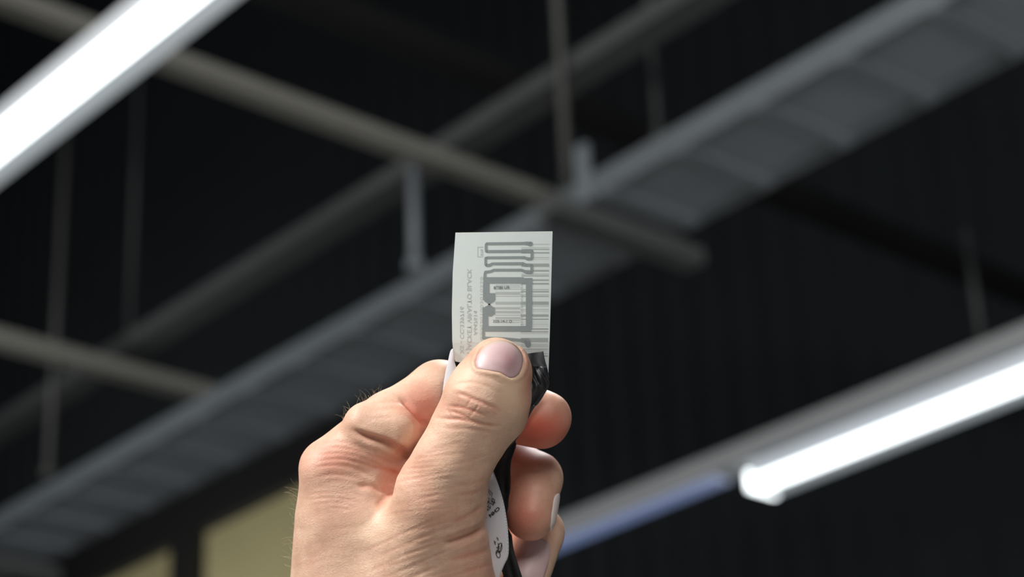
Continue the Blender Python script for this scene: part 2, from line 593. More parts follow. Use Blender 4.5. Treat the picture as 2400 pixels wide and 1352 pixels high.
for k_ in range(17):
    v0 = 1040 + 9.5 * k_ + _r.uniform(-3, 3)
    a_, b_ = _r.uniform(0, .35), _r.uniform(.6, 1)
    ln_ = [(930 + 240 * t - (v0 - 1040) * .35, v0 + 22 - 40 * t + 5 * math.sin(5 * t + k_)) for t in np.linspace(a_, b_, 7)]
    CREASES.append((ln_, _r.uniform(.03, .07), _r.uniform(2.6, 3.6), .5))
for k_ in range(30):
    v0 = 1200 + 7.5 * k_ + _r.uniform(-3, 3)
    a_ = _r.uniform(0, .5)
    b_ = a_ + _r.uniform(.3, .6)
    ln_ = [(830 + 330 * t, v0 + 85 - 120 * t + 6 * math.sin(5 * t + k_ * 1.7)) for t in np.linspace(a_, min(b_, 1), 7)]
    CREASES.append((ln_, _r.uniform(.03, .08), _r.uniform(2.8, 4.0), .5))
for k_ in range(16):
    v0 = 1085 + 8 * k_ + _r.uniform(-3, 3)
    a_ = _r.uniform(0, .3)
    ln_ = [(712 + 180 * t, v0 - 10 - 18 * math.sin(2.6 * t) + 30 * t * t + 10 * t) for t in np.linspace(a_, _r.uniform(.6, 1), 7)]
    CREASES.append((ln_, _r.uniform(.03, .08), _r.uniform(2.6, 3.6), .5))
disp = np.zeros(len(V))
crease_mask = np.zeros(len(V))
front = np.clip(N[:, 2] * 2.5, 0, 1)
zlim = V[:, 2] > -14
for pts, dep, w, ridge in CREASES:
    d, fr = polyd(UU, VV, smooth_pts(pts))
    env = np.clip(np.minimum(fr, 1 - fr) * 5 + 0.05, 0, 1)
    g = np.exp(-(d / w) ** 2) - ridge * 0.5 * np.exp(-((d - 2.2 * w) / (1.1 * w)) ** 2)
    disp -= dep * env * g * front * zlim
    crease_mask = np.maximum(crease_mask, min(dep * 3, .6) * env * np.exp(-(d / w) ** 2) * front * zlim)

# nail seat on the thumb
TN = [(1115, 849), (1117, 858), (1121, 864), (1150, 869), (1172, 873), (1186, 881), (1196, 886), (1207, 884), (1217, 877), (1224, 862), (1227, 845), (1224, 829),
      (1216, 816), (1205, 806), (1190, 799), (1172, 796), (1155, 799), (1140, 806), (1128, 817), (1119, 833)]
dn, _ = polyd(UU, VV, TN + TN[:1])


def inside(u, v, poly):
    c = np.zeros(np.shape(u), bool)
    n = len(poly)
    for i in range(n):
        (x0, y0), (x1, y1) = poly[i], poly[(i + 1) % n]
        m = ((y0 > v) != (y1 > v)) & (u < (x1 - x0) * (v - y0) / ((y1 - y0) if y1 != y0 else 1e-9) + x0)
        c ^= m
    return c


inn = inside(UU, VV, TN)
sd = np.where(inn, -dn, dn)
onth = (V[:, 2] > 2) & (N[:, 2] > -0.2)
wall = np.where(VV > 812, 1.0, 0.25)
disp += onth * wall * (0.34 * np.exp(-((sd - 6) / 5.0) ** 2) - 0.42 * ss(-sd, -3, 3))

# gentle unevenness of flesh
rng = np.random.RandomState(3)
for k in range(26):
    fr = rng.uniform(0.08, 0.5)
    dr = rng.normal(size=3)
    dr /= np.linalg.norm(dr)
    disp += 0.035 / (fr * 5) * np.sin(V @ dr * fr * 2 * math.pi / 3.0 + rng.uniform(0, 6.28))
VS = V + N * disp[:, None]

hand = mesh_obj('hand', VS / 1000, FQ, None, smooth=True)
hand.matrix_world = MW
tag(hand, "person's bare left hand pinching labels between thumb and index finger", 'hand')


# colour of the flesh: pigment only
def blob(u0, v0, su, sv):
    return np.exp(-(((UU - u0) / su) ** 2 + ((VV - v0) / sv) ** 2))


red = 1.0 * blob(1258, 1010, 105, 68) * (V[:, 2] < 2) + 0.65 * blob(1220, 1220, 65, 70) * (V[:, 2] < -4)
red += 0.25 * blob(1230, 1120, 60, 60) * (V[:, 2] < -8)
red += 0.55 * blob(990, 960, 50, 60) * (V[:, 2] < 3) + 0.35 * blob(930, 1120, 45, 50) * (V[:, 2] < 1) + 0.28 * blob(800, 1070, 80, 40)
red += 0.22 * blob(1095, 960, 60, 35) + 0.2 * blob(960, 1090, 60, 60) + 0.25 * blob(1130, 830, 40, 20)
red += 0.16 * blob(1010, 1200, 90, 60) + 0.18 * blob(1120, 1330, 60, 60)
red += 0.3 * blob(1238, 900, 18, 80) * (V[:, 2] > 2) + 0.45 * crease_mask
pale = 0.8 * blob(1200, 915, 35, 60) * (V[:, 2] > 2) + 0.5 * blob(1085, 890, 28, 30) + 0.4 * blob(870, 1235, 60, 40) + 0.3 * blob(1040, 1120, 40, 60)
me = hand.data
ca = me.color_attributes.new('flesh', 'FLOAT_COLOR', 'POINT')
arr = np.ones((len(V), 4), np.float32)
arr[:, 0] = np.clip(red, 0, 1)
arr[:, 1] = np.clip(pale, 0, 1)
arr[:, 2] = np.clip(1.0 - 0.8 * (V[:, 2] < -9) * (UU > 1100) - 0.75 * blob(1265, 985, 90, 70) * (V[:, 2] < 2) - 0.7 * blob(1170, 870, 100, 80), 0.12, 1)
ca.data.foreach_set('color', arr.ravel())

ms = bpy.data.materials.new('skin')
ms.use_nodes = True
nt = ms.node_tree
B = nt.nodes['Principled BSDF']


def nd(t, **kw):
    n_ = nt.nodes.new(t)
    for k, v_ in kw.items():
        if k in n_.inputs: n_.inputs[k].default_value = v_
        else: setattr(n_, k, v_)
    return n_


L = nt.links.new
tc = nd('ShaderNodeTexCoord')
at = nd('ShaderNodeAttribute', attribute_name='flesh')
sp = nd('ShaderNodeSeparateColor')
L(at.outputs['Color'], sp.inputs[0])
mott = nd('ShaderNodeTexNoise', Scale=160.0, Detail=6.0, Roughness=0.65)
L(tc.outputs['Object'], mott.inputs['Vector'])
mott2 = nd('ShaderNodeTexNoise', Scale=900.0, Detail=3.0, Roughness=0.6)
L(tc.outputs['Object'], mott2.inputs['Vector'])


def mix(a, b, fac):
    m = nt.nodes.new('ShaderNodeMix')
    m.data_type = 'RGBA'
    for s, x in (('A', a), ('B', b)):
        if isinstance(x, tuple): m.inputs[s].default_value = (*x, 1)
        else: L(x, m.inputs[s])
    if isinstance(fac, float): m.inputs['Factor'].default_value = fac
    else: L(fac, m.inputs['Factor'])
    return m.outputs['Result']


def mrange(src, a, b, c, d):
    m = nt.nodes.new('ShaderNodeMapRange')
    m.inputs[1].default_value, m.inputs[2].default_value, m.inputs[3].default_value, m.inputs[4].default_value = a, b, c, d
    L(src, m.inputs[0])
    return m.outputs[0]


base = mix((0.545, 0.34, 0.24), (0.66, 0.46, 0.34), mrange(mott.outputs['Fac'], .3, .7, 0, 1))
base = mix(base, (0.50, 0.27, 0.18), mrange(mott2.outputs['Fac'], .5, .8, 0, .45))
mott3 = nd('ShaderNodeTexNoise', Scale=55.0, Detail=3.0, Roughness=0.5)
L(tc.outputs['Object'], mott3.inputs['Vector'])
base = mix(base, (0.60, 0.30, 0.22), mrange(mott3.outputs['Fac'], .45, .7, 0, .45))
base = mix(base, (0.72, 0.52, 0.36), sp.outputs[1])
base = mix(base, (0.52, 0.10, 0.06), sp.outputs[0])
L(base, B.inputs['Base Color'])
B.inputs['Roughness'].default_value = 0.46
L(mrange(mott.outputs['Fac'], .3, .7, .44, .60), B.inputs['Roughness'])
B.inputs['Specular IOR Level'].default_value = 0.42
B.inputs['Subsurface Weight'].default_value = 0.22
B.inputs['Subsurface Radius'].default_value = (1.0, 0.35, 0.2)
B.inputs['Subsurface Scale'].default_value = 0.0022
# skin relief: a net of fine furrows, stretched along the flex lines, plus pores
mp = nd('ShaderNodeMapping')
mp.inputs['Rotation'].default_value = (0, 0, math.radians(-28))
mp.inputs['Scale'].default_value = (800, 1300, 1000)
L(tc.outputs['Object'], mp.inputs['Vector'])
wob = nd('ShaderNodeTexNoise', Scale=300.0, Detail=2.0)
L(tc.outputs['Object'], wob.inputs['Vector'])
va = nd('ShaderNodeVectorMath', operation='SCALE')
va.inputs['Scale'].default_value = 1.6
L(wob.outputs['Color'], va.inputs[0])
vb = nd('ShaderNodeVectorMath', operation='ADD')
L(mp.outputs['Vector'], vb.inputs[0])
L(va.outputs['Vector'], vb.inputs[1])
vo = nd('ShaderNodeTexVoronoi', feature='DISTANCE_TO_EDGE', Scale=1.0)
L(vb.outputs['Vector'], vo.inputs['Vector'])
cell = mrange(vo.outputs['Distance'], 0.0, 0.42, 0, 1)
nt.nodes[-1].interpolation_type = 'SMOOTHSTEP'
fade = nd('ShaderNodeMath', operation='MULTIPLY')
L(cell, fade.inputs[0])
L(mrange(mott.outputs['Fac'], .35, .6, .35, 1), fade.inputs[1])
b1 = nd('ShaderNodeBump', Strength=0.42, Distance=0.00009)
tx = nd('ShaderNodeMath', operation='MULTIPLY')
v2 = nd('ShaderNodeTexVoronoi', feature='DISTANCE_TO_EDGE', Scale=2.3)
L(vb.outputs['Vector'], v2.inputs['Vector'])
wv = nd('ShaderNodeTexWave', wave_type='BANDS', bands_direction='Y', Scale=0.11, Distortion=5.0, Detail=2.0)
wv.inputs['Detail Scale'].default_value = 1.2
L(mp.outputs['Vector'], wv.inputs['Vector'])
a1 = nd('ShaderNodeMath', operation='MULTIPLY_ADD')
L(mrange(v2.outputs['Distance'], 0, .3, 0, 1), a1.inputs[0])
a1.inputs[1].default_value = 0.35
L(fade.outputs[0], a1.inputs[2])
a2 = nd('ShaderNodeMath', operation='MULTIPLY_ADD')
L(wv.outputs['Fac'], a2.inputs[0])
a2.inputs[1].default_value = 0.45
L(a1.outputs[0], a2.inputs[2])
L(a2.outputs[0], tx.inputs[0])
L(sp.outputs[2], tx.inputs[1])
L(tx.outputs[0], b1.inputs['Height'])
b2 = nd('ShaderNodeBump', Strength=0.25, Distance=0.00007)
L(mott2.outputs['Fac'], b2.inputs['Height'])
L(b1.outputs['Normal'], b2.inputs['Normal'])
L(b2.outputs['Normal'], B.inputs['Normal'])
me.materials.append(ms)


# nails -----------------------------------------------------------------
def cast_z(u, v, z0=34.0, zend=-60.0):
    """walk from the camera side down to the skin at each (u, v)"""
    u, v = np.asarray(u, float), np.asarray(v, float)
    z = np.full(len(u), z0)
    for _ in range(60):
        k = S * (D - z) / D
        p = np.stack([(u - 1200) * k, (676 - v) * k, z], -1)
        z = z - np.clip(sdf(p) * 0.8, -1, 5)
    return p


def plate(name, poly, mat, parent, lift, thick, zfun=None, dome=0.0, n=26):
    """thin curved plate resting on the skin, outline given around a hub"""
    pts = np.array(smooth_pts(poly + poly[:1], 2))[:-1]
    c = pts.mean(0)
    rings, V_, = [], []
    m = 9
    uu, vv, rr = [], [], []
    for j in range(m + 1):
        t = j / m
        for q in pts:
            uu.append(c[0] + (q[0] - c[0]) * t)
            vv.append(c[1] + (q[1] - c[1]) * t)
            rr.append(t)
    pp = cast_z(uu, vv)
    nn = grad(pp)
    rr = np.array(rr)
    top = pp + nn * (lift * (1 - rr[:, None] ** 6) + dome * (1 - rr[:, None] ** 2))
    k = len(pts)
    f = []
    for j in range(m):
        for i in range(k):
            a, b = j * k + i, j * k + (i + 1) % k
            f.append((a, a + k, b + k, b) if j else (a, a + k, b + k))
    bot = pp - nn * thick
    v = np.concatenate([top, bot])
    nt_ = len(top)
    f = [tuple(reversed(q)) for q in f]
    f += [tuple(x + nt_ for x in reversed(q)) for q in f]
    for i in range(k):
        a, b = m * k + i, m * k + (i + 1) % k
        f.append((a, b, b + nt_, a + nt_))
    o = mesh_obj(name, v / 1000, f, mat, parent, True)
    ca_ = o.data.color_attributes.new('zone', 'FLOAT_COLOR', 'POINT')
    ar = np.ones((len(v), 4), np.float32)
    upw = np.clip((c[1] + 4 - np.array(vv)) / 40.0, 0, 1)
    free = ss(rr * (0.55 + 0.45 * np.minimum(upw * 1.6, 1)), 0.80, 0.97)
    pink = np.exp(-(((np.array(uu) - c[0] - 18) / 30) ** 2 + ((np.array(vv) - c[1] - 6) / 32) ** 2))
    ar[:, 0] = np.tile(free, 2)
    ar[:, 1] = np.tile(pink, 2)
    ca_.data.foreach_set('color', ar.ravel())
    return o


def nailmat(name, c1, c2, zones=False):
    m = material(name, c1, 0.46, spec=0.4)
    nt2 = m.node_tree
    b = nt2.nodes['Principled BSDF']
    b.inputs['Subsurface Weight'].default_value = 0.15
    b.inputs['Subsurface Radius'].default_value = (1, .5, .4)
    b.inputs['Subsurface Scale'].default_value = 0.001
    tc2 = nt2.nodes.new('ShaderNodeTexCoord')
    mp2 = nt2.nodes.new('ShaderNodeMapping')
    mp2.inputs['Rotation'].default_value = (0, 0, math.radians(16))
    mp2.inputs['Scale'].default_value = (2600, 90, 300)
    nz = nt2.nodes.new('ShaderNodeTexNoise')
    nz.inputs['Scale'].default_value = 1
    nz.inputs['Detail'].default_value = 3
    nt2.links.new(tc2.outputs['Object'], mp2.inputs['Vector'])
    nt2.links.new(mp2.outputs['Vector'], nz.inputs['Vector'])
    bp = nt2.nodes.new('ShaderNodeBump')
    bp.inputs['Strength'].default_value = 0.35
    bp.inputs['Distance'].default_value = 0.00006
    nt2.links.new(nz.outputs['Fac'], bp.inputs['Height'])
    nt2.links.new(bp.outputs['Normal'], b.inputs['Normal'])
    nz2 = nt2.nodes.new('ShaderNodeTexNoise')
    nz2.inputs['Scale'].default_value = 220
    nt2.links.new(tc2.outputs['Object'], nz2.inputs['Vector'])
    mx = nt2.nodes.new('ShaderNodeMix')
    mx.data_type = 'RGBA'
    mx.inputs['A'].default_value = (*c1, 1)
    mx.inputs['B'].default_value = (*c2, 1)
    nt2.links.new(nz2.outputs['Fac'], mx.inputs['Factor'])
    last = mx.outputs['Result']
    if zones:
        az = nt2.nodes.new('ShaderNodeAttribute')
        az.attribute_name = 'zone'
        sz = nt2.nodes.new('ShaderNodeSeparateColor')
        nt2.links.new(az.outputs['Color'], sz.inputs[0])
        for ch, c_, in ((1, (0.43, 0.235, 0.25)), (0, (0.52, 0.38, 0.29))):
            m2 = nt2.nodes.new('ShaderNodeMix')
            m2.data_type = 'RGBA'
            nt2.links.new(last, m2.inputs['A'])
            m2.inputs['B'].default_value = (*c_, 1)
            nt2.links.new(sz.outputs[ch], m2.inputs['Factor'])
            last = m2.outputs['Result']
    nt2.links.new(last, b.inputs['Base Color'])
    return m


M_nail = nailmat('nail_plate', (0.50, 0.33, 0.33), (0.60, 0.44, 0.44))
plate('thumbnail', TN, nailmat('thumbnail_plate', (0.52, 0.37, 0.37), (0.62, 0.48, 0.49), True), hand, 0.12, 0.5, dome=0.25)
M_nail_pale = nailmat('nail_pale', (0.62, 0.52, 0.50), (0.70, 0.62, 0.60))


def axis_nail(name, a, b, dors, s0, s1, wdeg, mat, lift=0.25):
    """nail wrapped round a finger: a -> b is towards the tip, dors the back direction"""
    a, b = P(*a), P(*b)
    ax = b - a
    ln = np.linalg.norm(ax)
    ax /= ln
    d = np.array(dors, float)
    d -= ax * (d @ ax)
    d /= np.linalg.norm(d)
    e = np.cross(ax, d)
    ns, nw = 22, 18
    pp = []
    for i in range(ns + 1):
        t = i / ns
        wsc = (1 - (1 - min(1, t * 3.2)) ** 2) ** 0.5 * (1 - max(0, t - .72) ** 2 * 7) if t > 0 else 0.05
        for j in range(nw + 1):
            q = (j / nw * 2 - 1)
            ang = math.radians(wdeg) * q * max(wsc, .05)
            s = s0 + (s1 - s0) * t - (q * q) * 0.8 * t
            dr = d * math.cos(ang) + e * math.sin(ang)
            o = a + ax * min(s, ln + 3.0)
            r = 1.0
            for _ in range(40):
                r -= float(np.clip(sdf((o + dr * r)[None])[0], -2, 2)) * 0.9
            edge = max(abs(q), abs(2 * t - 1)) ** 6
            pp.append((o + dr * (r + lift * (1 - edge)), o + dr * (r - 0.4)))
    top = np.array([x[0] for x in pp])
    bot = np.array([x[1] for x in pp])
    w = nw + 1
    f = [(i * w + j, i * w + j + 1, (i + 1) * w + j + 1, (i + 1) * w + j) for i in range(ns) for j in range(nw)]
    nt_ = len(top)
    f2 = [tuple(x + nt_ for x in reversed(q)) for q in f]
    rim = [j for j in range(w)] + [i * w + nw for i in range(1, ns + 1)] + [ns * w + j for j in range(nw - 1, -1, -1)] + [i * w for i in range(ns - 1, 0, -1)]
    f3 = [(rim[i], rim[i] + nt_, rim[(i + 1) % len(rim)] + nt_, rim[(i + 1) % len(rim)]) for i in range(len(rim))]
    return mesh_obj(name, np.concatenate([top, bot]) / 1000, f + f2 + f3, mat, hand, True)


axis_nail('fingernail', (1256, 1122, -20), (1243, 1208, -15), (1.0, 0, -0.05), 3.6, 14.5, 34, M_nail_pale, 0.35)
axis_nail('fingernail', (1264, 1248, -28), (1228, 1370, -20), (0.05, 0, 1), 4.2, 18.0, 42, M_nail, 0.35)

# hairs -----------------------------------------------------------------
hb = MB()


def hair(p, dvec, ln, curl, r=0.024):
    p = np.array(p, float)
    d = np.array(dvec, float)
    d /= np.linalg.norm(d)
    pts = []
    for i in range(7):
        pts.append(p.copy())
        p = p + d * ln / 6
        d = d + curl / 6
        d /= np.linalg.norm(d)
    vs = []
    for i, q in enumerate(pts):
        a = Vector(tuple(d)).orthogonal().normalized()
        b = Vector(tuple(d)).cross(a)
        rr = r * (1 - i / 8)
        for k in range(3):
            w = a * math.cos(k * 2.094) + b * math.sin(k * 2.094)
            vs.append(tuple((q + np.array(w) * rr) / 1000))
    fs = []
    for i in range(6):
        for k in range(3):
            fs.append((i * 3 + k, i * 3 + (k + 1) % 3, i * 3 + 3 + (k + 1) % 3, i * 3 + 3 + k))
    hb.add(vs, fs)


rng = np.random.RandomState(11)
edge = np.nonzero((np.abs(N[:, 2]) < 0.25) & (N[:, 0] < -0.2) & (V[:, 2] > -22))[0]
pe_u, pe_v = UU[edge], VV[edge]
up = edge[(pe_u > 800) & (pe_u < 895) & (pe_v < 1000)]
for i in rng.choice(up, 26):
    hair(VS[i], N[i] * 1.0 + rng.normal(size=3) * .5 + np.array([0.3, .5, 0]), rng.uniform(1.5, 3.6), rng.normal(size=3) * .7)
lo_ = edge[(pe_v > 1135) & (pe_v < 1352) & (pe_u < 740)]
for i in rng.choice(lo_, 26):
    hair(VS[i], N[i] + rng.normal(size=3) * .5 + np.array([-.2, .5, 0]), rng.uniform(1.5, 4.0), rng.normal(size=3) * .8)
lo2 = edge[(pe_v > 1150) & (pe_v < 1185) & (pe_u < 740)]
for i in rng.choice(lo2, 6):
    hair(VS[i], N[i] + rng.normal(size=3) * .3 + np.array([-.2, .6, 0]), rng.uniform(4, 7), rng.normal(size=3) * .8)
bk = np.nonzero((N[:, 2] > 0.3) & (UU < 960) & (VV > 1180) & (VV < 1400) & (V[:, 2] > -12))[0]
for i in rng.choice(bk, 120):
    hair(VS[i], N[i] * .25 + np.array([rng.normal() * .4 - .3, -.6 + rng.normal() * .5, 0]), rng.uniform(1.2, 3.0), rng.normal(size=3) * .9, 0.018)
M_hair = material('body_hair', (0.62, 0.50, 0.36), 0.35)
o = hb.build('hair', M_hair, hand)
tag(o, 'fine light brown hairs on the back of the hand', kind='stuff')

# ------------------------------------------------------------------ the labels held in the hand
def held(o):
    o.matrix_world = MW
    return o


def interp(pts, v):
    pts = sorted(pts, key=lambda q: q[1])
    return float(np.interp(v, [q[1] for q in pts], [q[0] for q in pts]))


# white translucent tag: outline edges
CL = [(1067.5, 545), (1061, 640), (1059, 730), (1060, 800), (1063, 830), (1070, 856)]
CR = [(1295, 542), (1293, 620), (1291, 700), (1288, 800), (1285, 885)]


def card_z(u, v):
    return 0.55 - 0.9 * ((u - 1175) / 115.0) ** 2 * 0.5 - 1.6 * max(0, (845 - v) / 300.0) ** 1.5 - (0.0 if v < 800 else (v - 800) * 0.012)


nu, nv = 24, 40
v_, f_ = [], []
for side in (0.0, -0.22):
    for j in range(nv + 1):
        t = j / nv
        for i in range(nu + 1):
            s = i / nu
            vl, vr = 545 + t * (847 - 545), 542 + t * (885 - 542)
            vv = vl + (vr - vl) * s
            ul, ur = interp(CL, vl), interp(CR, vr)
            uu = ul + (ur - ul) * s
            v_.append(P(uu, vv, card_z(uu, vv) + side) / 1000)
w = nu + 1
nn = w * (nv + 1)
for j in range(nv):
    for i in range(nu):
        a = j * w + i
        f_.append((a, a + w, a + w + 1, a + 1))
        f_.append((a + nn, a + 1 + nn, a + w + 1 + nn, a + w + nn))
rim = [i for i in range(w)] + [j * w + nu for j in range(1, nv + 1)] + [nv * w + i for i in range(nu - 1, -1, -1)] + [j * w for j in range(nv - 1, 0, -1)]
for i in range(len(rim)):
    a, b = rim[i], rim[(i + 1) % len(rim)]
    f_.append((a, b, b + nn, a + nn))
M_card = material('translucent_paper', (0.69, 0.775, 0.765), 0.5, noise=0.03, scale=900, spec=0.4)
bb = M_card.node_tree.nodes['Principled BSDF']
bb.inputs['Subsurface Weight'].default_value = 0.1
bb.inputs['Subsurface Scale'].default_value = 0.001
card = held(mesh_obj('security_label', v_, f_, M_card, smooth=False))
tag(card, 'white translucent paper label with grey antenna and barcode, pinched upright above the thumb', 'label')


def flat(name, polys, mat, lift, label=None):
    """flat ink shapes lying on the label: each poly is a px outline (convex)"""
    v, f = [], []
    for q in polys:
        n0 = len(v)
        for (u, w_) in q:
            v.append(P(u, w_, card_z(u, w_) + lift) / 1000)
        f.append(tuple(range(n0, n0 + len(q))))
    o = mesh_obj(name, v, f, mat, card)
    if label: o['label'] = label
    return o


def seg_polys(pts, widths):
    out = []
    for i, (a, b) in enumerate(zip(pts[:-1], pts[1:])):
        wa, wb = widths[i], widths[i + 1]
        d = np.array(b, float) - np.array(a, float)
        ln = np.linalg.norm(d)
        k = max(1, int(ln // 14))
        nrm = np.array([-d[1], d[0]]) / ln
        for j in range(k):
            p0, p1 = np.array(a) + d * j / k, np.array(a) + d * (j + 1) / k
            w0, w1 = (wa + (wb - wa) * j / k) / 2, (wa + (wb - wa) * (j + 1) / k) / 2
            out.append([tuple(p0 + nrm * w0), tuple(p1 + nrm * w1), tuple(p1 - nrm * w1), tuple(p0 - nrm * w0)][::-1])
    for p, w_ in zip(pts, widths):
        out.append([(p[0] + w_ / 2 * math.cos(t * math.pi / 6), p[1] + w_ / 2 * math.sin(t * math.pi / 6)) for t in range(12)][::-1])
    return out


def z1(*a): return [(1100 + x / 9.015, 550 + y / 9.015) for x, y in a]


def z2(*a): return [(1100 + x / 6.76, 650 + y / 6.76) for x, y in a]


def rect(x0, y0, x1, y1):
    out = []
    n = max(1, int(abs(x1 - x0) // 14))
    m = max(1, int(abs(y1 - y0) // 14))
    for i in range(n):
        for j in range(m):
            a, b = x0 + (x1 - x0) * i / n, x0 + (x1 - x0) * (i + 1) / n
            c, d = y0 + (y1 - y0) * j / m, y0 + (y1 - y0) * (j + 1) / m
            out.append([(a, d), (b, d), (b, c), (a, c)])
    return out


ant = []
W_ = 6.6
ant += seg_polys(z1((1300, 190), (1290, 195), (1210, 180), (1130, 182), (370, 190), (352, 215), (355, 345), (380, 353), (1110, 348), (1180, 345), (1310, 345), (1325, 370),
                    (1325, 490), (1300, 510), (1240, 510), (1160, 480), (380, 485), (345, 495), (345, 630), (365, 645), (425, 645), (490, 612), (1130, 610), (1200, 640),
                    (1310, 640), (1320, 660), (1320, 780), (1300, 800), (1225, 795), (1100, 745), (520, 745), (450, 775), (340, 790), (330, 830), (325, 930)),
                 [10, 10.5, 8] + [6.4] * 2 + [6.4] * 4 + [7.5, 9, 7, 7, 6.8, 6.8] + [6] * 4 + [6.8] * 2 + [6] + [7] * 4 + [7, 7, 7] + [6, 6, 6, 6.5, 6.5, 7])
ant += rect(1133, 649.5, 1228, 664) + rect(1228, 651.5, 1248, 664)
ant += rect(1232.5, 664, 1247.3, 766)
ant += [[(1233, 776.5), (1244.5, 776.5), (1247, 764), (1232.5, 764)]]
ant += rect(1130.2, 764, 1234, 776.5)
ant += rect(1132.2, 664, 1147, 688) + rect(1132, 687, 1160.7, 703) + rect(1135, 703, 1159, 706.5) + [[(1143, 711), (1150, 711), (1158, 706), (1136, 706)]]
ant += rect(1144.5, 710.5, 1148.5, 716) + [[(1134, 720.5), (1158, 720.5), (1150, 715.5), (1143, 715.5)]]
ant += rect(1131, 720, 1160, 736) + [[(1131, 741), (1152, 741), (1159, 736), (1131, 736)]] + rect(1130.8, 740, 1144.4, 765)
ant += rect(1129.8, 776, 1136.5, 794)
ant += seg_polys([(1133, 792), (1170, 793), (1200, 795), (1220, 797), (1236, 799), (1238, 808)], [6.5, 6.5, 6, 6, 14, 13])
M_ant = material('antenna_grey', (0.27, 0.315, 0.32), 0.55, noise=0.08, scale=1500)
flat('antenna', ant, M_ant, 0.05, 'grey looped metal antenna')
M_chip = material('chip_black', (0.03, 0.03, 0.03), 0.4)
flat('microchip', rect(1144, 711.5, 1149, 714.5), M_chip, 0.08)

# bars
bars = [(572, 1.2, 1), (580, 1.2, 1), (584, 2.2, 2), (592, 3.0, 2), (603, 1.4, 1), (607, 1, 0), (621, 7.5, 2), (634, 3.6, 2), (642, 1.8, 1), (646, 2.4, 2), (656, 3.4, 2),
        (664.5, 3.6, 2), (678, 2.2, 1), (683, 3.0, 2), (690, 1.4, 1), (694, 2.2, 2), (710, 7.5, 2), (716.6, 1.4, 1), (725, 1.4, 1), (729, 1, 0), (739, 5.6, 2), (747.6, 2.8, 2),
        (754, 1, 0), (759, 1.2, 1), (763, 1, 0), (770.5, 3.4, 2), (777, 2.6, 2), (781, 1, 1), (796, 9, 2), (807, 1, 1), (810.5, 1.2, 1), (818, 2.4, 1), (822, 1, 0), (828, 2, 1), (834, 3, 2)]
M_bar = [material('barcode_ink_%s' % n_, c, 0.5) for n_, c in (('faint', (0.59, 0.65, 0.63)), ('light', (0.49, 0.54, 0.52)), ('mid', (0.38, 0.42, 0.395)))]
for lv in range(3):
    q = []
    for y_, h_, l_ in bars:
        if l_ == lv:
            q += rect(1222 if y_ < 650 else 1220, y_ - h_ / 2 + .3, 1287.5 - (y_ - 570) * 0.012, y_ + h_ / 2 + .1)
    flat('barcode', q, M_bar[lv], 0.02)
inb = [(668, 1), (672, 1.2), (677, 1.2), (687, 6), (694, 1.2), (710, 6), (722, 4.5), (731, 5), (738, 1.2), (745, 4), (750, 1.5), (755, 1)]
q = []
for y_, h_ in inb: q += rect(1161, y_ - h_ / 2, 1219, y_ + h_ / 2)
flat('barcode', q, M_bar[1], 0.02)
q = []
for k in range(34):
    y_ = 664.5 + k * 2.9
    q += rect(1220 + (k % 3), y_, 1223.5 + (k % 2) * 2, y_ + 1.3)
flat('dotted_strip', q, M_bar[1], 0.03)
# small boxed mark
flat('boxed_mark', rect(1119, 578.5, 1120.4, 602.5) + rect(1119, 578.5, 1133, 580) + rect(1119, 601, 1133, 602.5) + rect(1126, 584, 1132, 587.5) + rect(1127, 589, 1133, 592)
     + rect(1126.5, 594, 1132.5, 599), M_bar[1], 0.02)


def text(name, body, mat, fn, parent, size=1.0, bold=0.0, spacing=1.0, label=None):
    """lettering as a mesh: fn maps flat text coordinates to hand space in mm"""
    cu = bpy.data.curves.new('lettering', 'FONT')
    cu.body = body
    cu.size = size
    cu.resolution_u = 3
    cu.offset = bold
    cu.space_character = spacing
    o = bpy.data.objects.new('lettering', cu)
    COL.objects.link(o)
    dg = bpy.context.evaluated_depsgraph_get()
    m = bpy.data.meshes.new_from_object(o.evaluated_get(dg))
    wd_ = max([v.co.x for v in m.vertices] + [0.001])
    for v in m.vertices:
        v.co = Vector(tuple(map(float, fn(v.co.x / wd_, v.co.y))))
    m.materials.clear()
    m.materials.append(mat)
    COL.objects.unlink(o)
    bpy.data.objects.remove(o)
    ob = link(bpy.data.objects.new(name, m))
    ob.parent = parent
    if label: ob['label'] = label
    return ob


def column(u0, u1, v0, v1, lift=0.03):
    """mirrored text running up the label from v0 to v1; letter tops at u1"""
    def fn(x, y_):
        u, w_ = u0 + (u1 - u0) * y_ / 0.69, v0 + (v1 - v0) * x
        return P(u, w_, card_z(u, w_) + lift) / 1000
    return fn


text('printed_code', 'A647614', M_bar[1], column(1110.5, 1118, 785, 728), card, bold=.012)
text('printed_name', 'TIN JACKET VIRALTO BLACK', M_bar[1], column(1095, 1105, 853, 629), card, bold=.012)
text('printed_code', 'XS - CC:339716', M_bar[1], column(1078, 1087, 829, 718), card, bold=.012)
text('barcode_digits', '8500301003010338', M_bar[0], column(1125, 1132, 797, 648), card, bold=.01)


def line_txt(u0, v0, u1, v1, hh, lift=0.07):
    d = np.array([u1 - u0, v1 - v0], float)
    ln = np.linalg.norm(d)
    e = d / ln
    nn_ = np.array([e[1], -e[0]])
    def fn(x, y_):
        q = np.array([u0, v0]) + d * x + nn_ * hh * y_ / 0.69
        return P(q[0], q[1], card_z(q[0], q[1]) + lift) / 1000
    return fn


M_ink2 = material('antenna_ink', (0.17, 0.18, 0.18), 0.5)
text('antenna_code', 'BTIBI UR', M_ink2, line_txt(1157, 677.5, 1195, 676.5, 6.5), card, bold=.02)
text('antenna_code', '203-14-1 D', M_ink2, line_txt(1155, 755.5, 1200, 756, 6), card, bold=.01)

